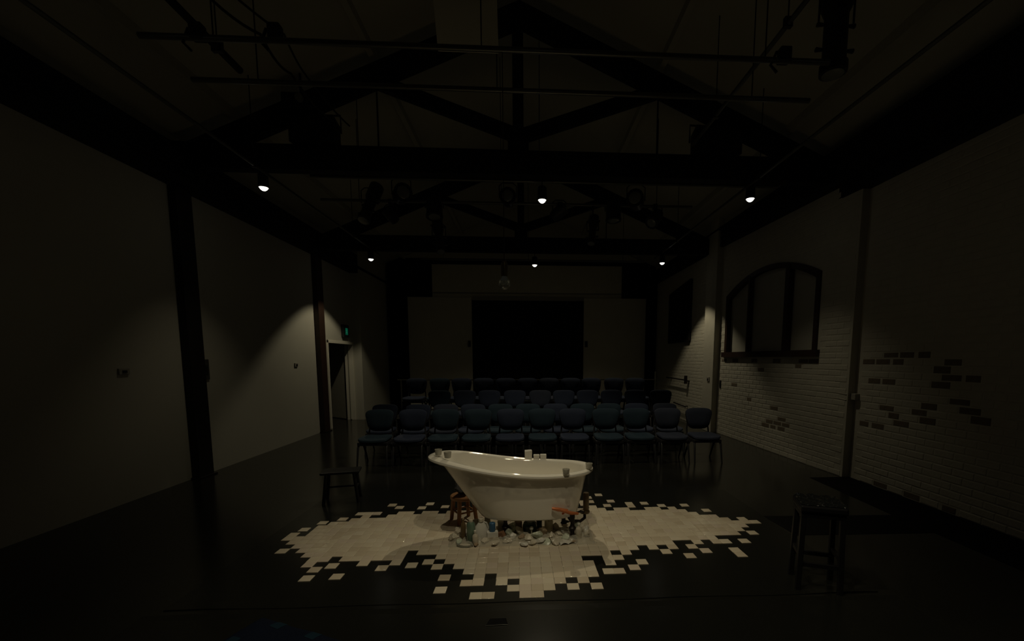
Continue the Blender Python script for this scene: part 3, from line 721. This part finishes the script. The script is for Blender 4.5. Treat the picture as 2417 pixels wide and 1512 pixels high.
for (fx, fy) in ((.45, -.19), (.45, .19), (-.14, -.13), (-.20, .17)):
    b = MB(); oy = -1 if fy < 0 else 1
    if fx > 0 and fy < 0: fx, fy = .50, -.185
    b.lathe([(.030, .004), (.034, .012), (.024, .03), (.020, .06), (.022, .085), (.034, .10), (.036, .112), (.024, .126), (.018, .15), (.020, .185), (.026, .215), (.024, .25)], 14, (fx, fy, 0))
    b.tube([(fx, fy, .03), (fx+.03, fy+oy*.02, .015), (fx+.065, fy+oy*.03, .008)], [.022, .018, .010], 8)
    b.build('claw_foot', K['iron'], tub, smooth=True)
b = MB(); b.tube([(.40, -.232, .262), (.44, -.24, .30), (.36, -.262, .318), (.30, -.262, .330)], [.010, .016, .019, .012], 10)
b.tube([(.30, -.262, .328), (.38, -.262, .312), (.48, -.245, .275), (.55, -.225, .262)], [.008, .015, .017, .012], 10)
b.build('pipe_offcut', K['copper'], tub, smooth=True, label='orange copper pipe')
b = MB(); b.lathe([(.028, .185), (.030, .19), (.030, .37), (.024, .375)], 14, (.665, .06, 0)); b.lathe([(.05, .17), (.052, .178), (.052, .188), (.03, .195)], 14, (.65, .05, 0))
b.build('overflow_pipe', K['brownpipe'], tub, smooth=True, label='brown overflow pipe')
b = MB(); b.tube([(.65, .05, .18), (.65, .04, .12), (.60, .0, .10), (.50, -.06, .13), (.46, -.04, .19)], .016, 8); b.tube([(.52, -.10, .215), (.60, -.02, .21), (.66, .03, .175)], .010, 8)
b.build('waste_trap', K['iron'], tub, smooth=True)

# small blocks and frosted glasses on the tub
def block(x, y, w_, d_, h_, label, rz=0, m='white', torn=False):
    zt = smoothz(x)+.008
    t = thing('paper_cup', label, 'cup', (x, y, zt), rz, 'small white paper pieces on the far rim')
    b = MB()
    top = h_*1.0
    b.add([(-w_/2,-d_/2,0),(w_/2,-d_/2,0),(w_/2,d_/2,0),(-w_/2,d_/2,0),(-w_/2*1.12,-d_/2,top*.9 if torn else top),(w_/2*1.05,-d_/2,top),(w_/2,d_/2,top*1.05 if torn else top),(-w_/2,d_/2,top)],
          [(0,3,2,1),(4,5,6,7),(0,1,5,4),(1,2,6,5),(2,3,7,6),(3,0,4,7)])
    b.build('carton', K[m], t, bevel=.002)
    return t
block(.085, 1.53, .072, .05, .082, 'tall torn white carton on the far rim of the bathtub', .1, torn=True)
block(.172, 1.53, .060, .05, .040, 'short white block on the far rim, in the middle of the three', 0)
block(.243, 1.53, .062, .05, .046, 'square white block on the far rim, rightmost of the three', 0)
def votive(x, y, z, r, h_, label):
    t = thing('frosted_glass', label, 'glass', (x, y, z), 0, 'frosted glasses on the bathtub')
    b = MB(); b.lathe([(r*.75, 0), (r*.85, .004), (r, h_), (r*.9, h_), (r*.76, .012), (r*.01, .010)], 16); b.build('glass', K['frost'], t, smooth=True); return t
votive(-.765, 1.10, .812, .034, .055, 'leftmost frosted glass on the slipper end of the bathtub')
votive(-.665, 1.02, .803, .036, .055, 'frosted glass second from the left on the bathtub rim')
votive(.425, .885, .672, .034, .045, 'frosted glass on the near rim at the right of the bathtub')
votive(.660, 1.05, .678, .034, .050, 'frosted glass at the right-hand end of the bathtub')

# ------------------------------------------------------------------ hanging bulb
t = thing('pendant_lamp', 'unlit glass bulb on a thin wire hanging above the bathtub', 'pendant light', (-.125, 1.02, 2.36))
b = MB(); b.tube([(0, 0, .20), (0, 0, 1.945)], .004, 6); b.build('wire', K['housing'], t)
b = MB(); b.lathe([(.028, .085), (.030, .09), (.030, .20), (.022, .215), (.008, .225)], 16); b.build('lamp_holder', K['brass'], t, smooth=True)
b = MB(); b.lathe([(.001, -.035), (.022, -.030), (.045, -.010), (.055, .015), (.050, .045), (.034, .07), (.026, .09)], 20); b.build('bulb', K['clear'], t, smooth=True)

# ------------------------------------------------------------------ stools
def stool_legs(t, tops, feet, r0, r1, m, n=10):
    for a, c_ in zip(tops, feet):
        b = MB(); b.tube([a, c_], [r0, r1], n); b.build('leg', m, t, smooth=True)
t = thing('step_stool', 'low round orange pine stool at the left end of the bathtub', 'stool', (-.60, 1.52, .0105), A(32))
b = MB(); b.lathe([(.126, .243), (.136, .250), (.138, .272), (.130, .280), (.05, .276)], 28); b.build('seat', K['pine'], t, smooth=True)
tp = [(s*.078, q*.078, .25) for s in (-1, 1) for q in (-1, 1)]; ft = [(s*.098, q*.098, 0) for s in (-1, 1) for q in (-1, 1)]
stool_legs(t, tp, ft, .023, .020, K['pine'])
for a, c_ in ((0, 1), (2, 3), (0, 2), (1, 3)):
    pa = Vector(tp[a]).lerp(Vector(ft[a]), .55); pb = Vector(tp[c_]).lerp(Vector(ft[c_]), .55)
    b = MB(); b.tube([pa, pb], .010, 8); b.build('stretcher', K['pine'], t, smooth=True)
def crumple(name, c_, s_, seed, m, label, cat, group=None, amp=.28, sub=3, sq=1.0, base=True):
    rnd = random.Random(seed); nc = 26 if name == 'plastic_wrapper' else 14; bm = bmesh.new(); bmesh.ops.create_icosphere(bm, subdivisions=sub, radius=1)
    dirs = [Vector((rnd.uniform(-1, 1), rnd.uniform(-1, 1), rnd.uniform(-1, 1))).normalized() for _ in range(nc)]
    cut = [rnd.uniform(.36, .95) for _ in dirs]
    for v in bm.verts:
        p_ = v.co.normalized(); rr = 1.0
        for d_, q in zip(dirs, cut):
            dd = p_.dot(d_)
            if dd > .05: rr = min(rr, q/dd)
        rr *= 1+amp*.35*(rnd.random()-.5)
        v.co = Vector((p_.x*rr*s_[0], p_.y*rr*s_[1], p_.z*rr*s_[2]))
    zmin = min(v.co.z for v in bm.verts)
    for v in bm.verts:
        v.co.z -= zmin
        if base and v.co.z < s_[2]*.18: v.co.z *= .3
    z0 = min(v.co.z for v in bm.verts)
    for v in bm.verts: v.co.z -= z0
    me = bpy.data.meshes.new(name); bm.to_mesh(me); bm.free(); me.materials.append(m)
    o = bpy.data.objects.new(name, me); COL.objects.link(o); o.location = c_; o.rotation_euler = (0, 0, rnd.uniform(0, 6))
    tag(o, label, cat, group); return o
crumple('cloth_bag', (-.61, 1.52, .2905), (.118, .11, .075), 5, K['cloth'], 'black cloth bundle on top of the round pine stool', 'bag', amp=.1, sub=4)
# black step stool on the left
t = thing('step_stool', 'low black rectangular stool standing on the bare floor left of the tiles', 'stool', (-2.16, 2.27, 0), A(13))
b = MB(); b.box(-.215, -.125, .355, .215, .125, .385); b.build('seat', K['blackstool'], t, bevel=.012)
tp = [(s*.15, q*.075, .36) for s in (-1, 1) for q in (-1, 1)]; ft = [(s*.19, q*.115, 0) for s in (-1, 1) for q in (-1, 1)]
stool_legs(t, tp, ft, .021, .018, K['blackstool'])
for a, c_, f_ in ((0, 1, .5), (2, 3, .5)):
    pa = Vector(tp[a]).lerp(Vector(ft[a]), f_); pb = Vector(tp[c_]).lerp(Vector(ft[c_]), f_)
    b = MB(); b.tube([pa, pb], .012, 8); b.build('stretcher', K['blackstool'], t, smooth=True)
b = MB(); b.tube([(-.17, 0, .18), (.17, 0, .18)], .011, 8); b.build('stretcher', K['blackstool'], t, smooth=True)
# tall black stool on the right
t = thing('bar_stool', 'tall black four-legged stool at the right of the tiles', 'stool', (2.26, .07, 0), A(-21))
b = MB(); b.box(-.145, -.125, .56, .145, .125, .60); b.build('apron', K['blackstool'], t, bevel=.006)
b = MB(); b.box(-.155, -.14, .60, .155, .14, .655); b.build('seat', K['blackstool'], t, bevel=.015)
for sx_ in (-1, 1):
    for sy_ in (-1, 1):
        b = MB(); b.bar((sx_*.125, sy_*.105, .57), (sx_*.137, sy_*.12, 0), .036, .036); b.build('leg', K['blackstool'], t, bevel=.004)
for (p0, p1) in (((-.13, -.113, .20), (.13, -.113, .20)), ((-.13, .113, .20), (.13, .113, .20)), ((-.13, -.113, .26), (-.13, .113, .26)), ((.13, -.113, .26), (.13, .113, .26))):
    b = MB(); b.bar(p0, p1, .022, .03); b.build('stretcher', K['blackstool'], t)
b = MB(); n_ = 22; vs = []
rr_ = random.Random(3)
for i in range(n_+1):
    for j in range(n_+1):
        x = -.148+.296*i/n_; y = -.132+.264*j/n_; e = min(i, j, n_-i, n_-j)
        vs.append((x, y, .0+(.004 if e == 0 else .010+.016*rr_.random()*(.5+.5*math.sin(i*.9+j*.6)))))
fs = [(i*(n_+1)+j, (i+1)*(n_+1)+j, (i+1)*(n_+1)+j+1, i*(n_+1)+j+1) for i in range(n_) for j in range(n_)]
b.add(vs, fs); o = b.build('plastic_bag', K['glossblack'], smooth=True); tag(o, 'crinkled glossy black plastic lying on the seat of the tall stool', 'bag'); o.location = (2.26, .07, .655); o.rotation_euler = (0, 0, A(-21))

# ------------------------------------------------------------------ litter of bathroom things under the tub
ZT = ZM+TH
def lathe_thing(name, x, y, parts, label, cat, group=None, rx=0, rz=0, z=ZT):
    t = thing(name, label, cat, (x, y, z), rz, group); t.rotation_euler = (rx, 0, rz)
    for pn, prof, m, n_ in parts:
        b = MB(); b.lathe(prof, n_); b.build(pn, K[m], t, smooth=True)
    return t
bottleP = lambda r_, h_: [(r_*.9, 0), (r_, .006), (r_, h_*.68), (r_*.85, h_*.78), (r_*.4, h_*.90), (r_*.36, h_)]
capP = lambda r_, h0, h1: [(r_, h0), (r_*1.02, h0+.002), (r_*.95, h1-.002), (r_*.8, h1)]
lathe_thing('glass_bottle', -.455, .955, [('bottle', [(.036, 0), (.040, .006), (.041, .15), (.036, .185), (.022, .20)], 'greenglass', 20), ('cap', capP(.020, .200, .222), 'milky', 14)], 'wide pale green glass bottle at the left of the litter', 'bottle')
lathe_thing('glass_bottle', -.535, 1.02, [('bottle', bottleP(.024, .20), 'brownpipe', 14), ('cap', capP(.011, .198, .215), 'tan', 12)], 'thin brown bottle just left of the pale green one', 'bottle')
t = thing('soap_dish', 'flat oval glass dish lying in front of the pale green bottle', 'dish', (-.50, .865, ZT), A(-8))
b = MB(); S2 = Matrix.Diagonal((1.55, .75, 1, 1)); b.lathe([(.032, 0), (.044, .005), (.050, .022), (.046, .022), (.036, .009), (.004, .008)], 24, (0, 0, 0), S2); b.build('dish', K['clear'], t, smooth=True)
b = MB(); b.lathe([(.028, .009), (.033, .013), (.033, .020), (.026, .024)], 18, (0, 0, 0), S2); b.build('soap_bar', K['milky'], t, smooth=True)
t = thing('detergent_jug', 'white slope-shouldered plastic jug standing left of centre in the litter', 'jug', (-.37, 1.03, ZT), A(25))
b = MB(); S3 = Matrix.Diagonal((1, .62, 1, 1)); b.lathe([(.066, 0), (.070, .008), (.070, .055), (.066, .09), (.050, .135), (.024, .165), (.020, .175)], 22, (0, 0, 0), S3); b.build('body', K['white'], t, smooth=True)
b = MB(); b.lathe([(.024, .173), (.024, .200), (.020, .203)], 14); b.build('cap', K['milky'], t, smooth=True)
b = MB(); b.tube([(.018, 0, .165), (.055, 0, .150), (.074, 0, .10), (.066, 0, .055)], .009, 8); b.build('handle', K['white'], t, smooth=True)
t = thing('pump_box', 'white box carton with a blue cap in the litter', 'container', (-.262, 1.02, ZT), A(12))
b = MB(); b.box(-.052, -.032, 0, .052, .032, .078); b.build('carton', K['white'], t, bevel=.004)
b = MB(); b.box(-.053, -.033, 0, .053, .033, .028); b.build('lower_band', K['tan'], t, bevel=.003)
b = MB(); b.lathe([(.027, .078), (.029, .082), (.029, .158), (.025, .162)], 18); b.build('cap', K['blue'], t, smooth=True, label='blue cap')
lathe_thing('plastic_tub', -.178, 1.16, [('tub', [(.034, 0), (.036, .004), (.042, .105), (.041, .108)], 'cream', 22), ('lid', [(.044, .106), (.045, .110), (.045, .122), (.040, .125)], 'white', 22)], 'cream cylindrical tub with lid under the middle of the bathtub', 'container')
t = thing('card_box', 'rust-brown card box tipped against the cream tub', 'box', (-.185, 1.03, ZT+.012), A(-30)); t.rotation_euler = (A(10), A(-24), A(-30))
b = MB(); b.box(-.055, -.022, 0, .055, .022, .050); b.build('carton', K['rust'], t, bevel=.003)
b = MB(); b.box(-.056, -.023, .040, -.030, .023, .0505); b.build('flap', K['tan'], t)
lathe_thing('glass_jar', .095, 1.14, [('jar', [(.062, 0), (.068, .008), (.070, .085), (.062, .11), (.045, .12), (.045, .13)], 'darkglass', 24)], 'squat dark green glass jar under the bathtub', 'jar')
t = thing('cotton_ball', 'bright white ball in front of the dark glass jar', 'ball', (.110, 1.045, ZT+.088)); 
bm = bmesh.new(); bmesh.ops.create_uvsphere(bm, u_segments=18, v_segments=10, radius=.019); me = bpy.data.meshes.new('ball'); bm.to_mesh(me); bm.free(); me.materials.append(K['white'])
for p_ in me.polygons: p_.use_smooth = True
o = bpy.data.objects.new('ball', me); COL.objects.link(o); o.parent = t
b = MB(); b.lathe([(.014, -.088), (.010, -.084), (.006, -.04), (.008, -.016)], 12); b.build('stick', K['milky'], t, smooth=True)
lathe_thing('pillar_candle', .280, 1.13, [('wax', [(.039, 0), (.041, .004), (.042, .125), (.038, .132), (.030, .122), (.004, .120)], 'cream', 22), ('wick', [(.002, .118), (.002, .134)], 'cloth', 6)], 'tall cream pillar candle right of centre in the litter', 'candle')
t = thing('foam_tray', 'white shallow tray propped near the right claw foot', 'tray', (.36, .935, ZT+.004)); t.rotation_euler = (A(14), A(8), A(18))
b = MB(); b.add([(-.07,-.05,0),(.07,-.05,0),(.07,.05,0),(-.07,.05,0),(-.085,-.06,.018),(.085,-.06,.018),(.085,.06,.018),(-.085,.06,.018)], [(0,3,2,1),(0,1,5,4),(1,2,6,5),(2,3,7,6),(3,0,4,7)])
b.add([(-.065,-.045,.003),(.065,-.045,.003),(.065,.045,.003),(-.065,.045,.003),(-.082,-.057,.018),(.082,-.057,.018),(.082,.057,.018),(-.082,.057,.018)], [(0,1,2,3),(0,4,5,1),(1,5,6,2),(2,6,7,3),(3,7,4,0)]); b.build('tray', K['milky'], t)
t = thing('spray_lid', 'pale rounded lid lying on edge at the front of the litter', 'lid', (.245, .90, ZT)); t.rotation_euler = (A(35), 0, A(-25))
b = MB(); b.lathe([(.042, 0), (.046, .004), (.044, .020), (.030, .026), (.004, .028)], 20); b.build('lid', K['milkygreen'], t, smooth=True)
lathe_thing('plastic_tub', -.02, 1.20, [('tub', [(.036, 0), (.038, .004), (.040, .09), (.036, .10)], 'tan', 18)], 'dull tan tub in the shade behind the crumpled plastic', 'container')
lathe_thing('glass_bottle', .19, 1.26, [('bottle', bottleP(.030, .15), 'darkglass', 14), ('cap', capP(.013, .149, .168), 'cloth', 12)], 'dark bottle in the shade behind the candle', 'bottle')
lathe_thing('plastic_bottle', -.41, .90, [('bottle', bottleP(.027, .12), 'milky', 14), ('cap', capP(.013, .119, .138), 'white', 12)], 'small milky bottle between the green bottle and the jug', 'bottle')
lathe_thing('plastic_bottle', .56, 1.00, [('bottle', bottleP(.03, .13), 'milky', 14), ('cap', capP(.014, .129, .148), 'white', 12)], 'milky bottle right of the near claw foot', 'bottle')
G1 = 'crumpled pale plastic pieces under the bathtub'; GL = 'crumpled pale plastic piece lying in the litter under the bathtub'
REF = [('the pine stool', -.605, 1.40), ('the pale green bottle', -.455, .955), ('the soap dish', -.50, .865), ('the detergent jug', -.37, 1.03), ('the blue-capped carton', -.262, 1.02), ('the cream tub', -.178, 1.16),
       ('the tipped brown box', -.185, 1.03), ('the dark glass jar', .095, 1.14), ('the white ball', .11, 1.045), ('the pillar candle', .28, 1.13), ('the white tray', .36, .935), ('the pale round lid', .245, .90), ('the near claw foot', .50, 1.015), ('the milky bottle by the claw foot', .56, 1.0), ('the white paper bag', .645, 1.04), ('the rumpled sheet', .435, .90)]
USED = set()
CR = [(-.62, 1.00, .055, .045, .040), (-.60, 1.15, .05, .05, .05), (-.56, .93, .05, .04, .03), (-.50, 1.10, .05, .05, .06), (-.44, 1.22, .055, .05, .09), (-.47, 1.03, .04, .04, .045),
      (-.33, .95, .05, .045, .03), (-.29, 1.14, .04, .04, .04), (-.10, 1.06, .05, .045, .06), (-.06, .98, .05, .045, .055), (.0, 1.08, .05, .045, .065), (.02, .96, .045, .04, .045), (-.12, .92, .045, .04, .03),
      (.08, .93, .05, .045, .040), (.16, .99, .055, .05, .055), (.19, .89, .05, .045, .03), (.12, .87, .05, .04, .03), (.22, 1.04, .045, .045, .055), (.30, .99, .055, .045, .045), (.37, 1.03, .055, .05, .05),
      (.44, .98, .055, .045, .045), (.43, 1.12, .05, .05, .06), (.33, .86, .045, .04, .02), (.50, .90, .04, .035, .02), (.60, 1.10, .055, .05, .075), (.64, 1.02, .045, .04, .05), (.56, 1.20, .05, .05, .06), (.04, .85, .05, .045, .025), (-.22, .88, .045, .035, .022), (-.40, .88, .04, .035, .02),
      (.35, 1.17, .05, .05, .06), (-.52, 1.24, .05, .05, .06), (-.08, 1.15, .05, .05, .07)]
for k, (x, y, a, c_, h_) in enumerate(CR):
    m = K[('milky', 'milky', 'milkygreen', 'white', 'milky', 'tan')[k % 6]] if k not in (0, 1) else K['milky']
    tone = ('milky', 'milky', 'greenish', 'white', 'milky', 'tan')[k % 6] if k > 1 else 'milky'
    d_, nm, ax, ay = min((math.hypot(x-ax, y-ay), nm, ax, ay) for nm, ax, ay in REF)
    rel = ('left of' if x < ax else 'right of') if abs(x-ax) > abs(y-ay) else ('in front of' if y < ay else 'behind')
    big = '' if a*c_*h_ > 8e-5 else 'small '
    lb = '%scrumpled %s plastic piece %s %s' % (big, tone, rel, nm)
    if lb in USED: lb = lb.replace('crumpled', 'flattened')
    USED.add(lb)
    crumple('plastic_wrapper', (x, y, ZT+.001), (a*1.38, c_*1.2, h_*1.15), 100+k, m, lb, 'litter', G1)
for k, (x, y, a, c_, h_, lb) in enumerate(((.615, 1.06, .05, .045, .055, 'crumpled white paper bag at the right end of the litter'), (-.355, 1.23, .045, .045, .10, 'upright crumpled white bag behind the jug'))):
    crumple('paper_bag', (x+.03, y-.02, ZT+.001), (a, c_, h_), 300+k, K['white'], lb, 'bag', amp=.2)
# rumpled sheet of thin clear plastic the litter is bedded in
from mathutils import noise
b = MB(); nx, ny = 96, 36; vs = []
for i in range(nx+1):
    for j in range(ny+1):
        x = -.66+1.36*i/nx; y = .855+.38*j/ny
        ed = min(1, max(0, min(x+.66, .70-x, y-.855, 1.235-y)/.07)); ed = ed*ed*(3-2*ed)
        h_ = abs(noise.noise(Vector((x*9, y*9, 1.3))))*.055+abs(noise.noise(Vector((x*24, y*24, 4))))*.03
        wob = .014*noise.noise(Vector((x*14, y*14, 9)))
        vs.append((x+wob, y+wob*(1 if j in (0, ny) else .5), ZT+.002+ed*(.006+h_)))
b.add(vs, [(i*(ny+1)+j, (i+1)*(ny+1)+j, (i+1)*(ny+1)+j+1, i*(ny+1)+j+1) for i in range(nx) for j in range(ny)])
K['film'] = mat('clear_film', (.60, .57, .47), .22, var=.12, vs=14, spec=.5, alpha=.42)
tag(b.build('plastic_sheet', K['film'], smooth=True), 'rumpled see-through plastic sheet spread under the litter beneath the bathtub', 'plastic sheet')
# paper sheet
b = MB(); vs = []
for i in range(9):
    for j in range(7): vs.append((-.075+.15*i/8, -.05+.10*j/6, .004+.018*abs(math.sin(i*.8+.4*j))))
fs = [(i*7+j, (i+1)*7+j, (i+1)*7+j+1, i*7+j+1) for i in range(8) for j in range(6)]
b.add(vs, fs); o = b.build('paper_sheet', K['white'], smooth=True); tag(o, 'rumpled white sheet lying front right of the candle', 'paper'); o.location = (.435, .90, ZT+.002); o.rotation_euler = (0, 0, A(14))

# ------------------------------------------------------------------ foreground
t = thing('floor_plate', 'small black square plate with a shiny front edge on the foreground floor', 'plate', (-.135, -.288, .003), A(1))
b = MB(); b.add([(-.072,-.038,0),(.072,-.038,0),(.058,.036,0),(-.050,.036,0),(-.070,-.036,.003),(.070,-.036,.0035),(.056,.034,.003),(-.048,.034,.003)], [(0,3,2,1),(4,5,6,7),(0,1,5,4),(1,2,6,5),(2,3,7,6),(3,0,4,7)]); b.build('plate', K['darkfloor'], t)
b = MB(); b.tube([(-.072, -.041, .003), (-.02, -.043, .004), (.03, -.040, .005), (.072, -.041, .003)], .0018, 6); b.build('edge_strip', K['pipe'], t)
# dark blue cushion at the bottom edge
t = thing('floor_cushion', 'dark blue square cushion with paler blue patches at the bottom edge', 'cushion', (-1.624, -.263, 0), A(-23.2))
def cush(x, y):
    e = min(x, y, .86-x, .86-y); k_ = min(1, max(0, e/.10)); return .055+.050*math.sqrt(max(0, 1-(1-k_)**2))+.006*math.sin(x*17)*math.sin(y*13)
n_ = 26; vs = []
for i in range(n_+1):
    for j in range(n_+1):
        x = .86*i/n_; y = .86*j/n_; vs.append((x, -y, cush(x, y)))
m_ = len(vs)
for i in range(n_+1):
    for j in range(n_+1):
        x = .86*i/n_; y = .86*j/n_; vs.append((x, -y, .055-.052*min(1, max(0, min(x, y, .86-x, .86-y)/.08))))
fs = []
for i in range(n_):
    for j in range(n_):
        a = i*(n_+1)+j; q = (a, a+n_+1, a+n_+2, a+1); fs.append(q); fs.append(tuple(z_+m_ for z_ in q[::-1]))
b = MB(); b.add(vs, fs); b.build('cover', K['navy'], t, smooth=True)
for px, py in ((.21, .06), (.50, .07), (.76, .10), (.10, .27), (.36, .33), (.64, .38), (.14, .55), (.42, .62), (.70, .66)):
    b = MB(); vs = []
    for i in range(5):
        for j in range(5):
            x = px-.035+.07*i/4; y = py-.035+.07*j/4; vs.append((x, -y, cush(x, y)+.0015))
    b.add(vs, [(i*5+j, (i+1)*5+j, (i+1)*5+j+1, i*5+j+1) for i in range(4) for j in range(4)]); b.build('patch', K['bluepatch'], t, smooth=True)
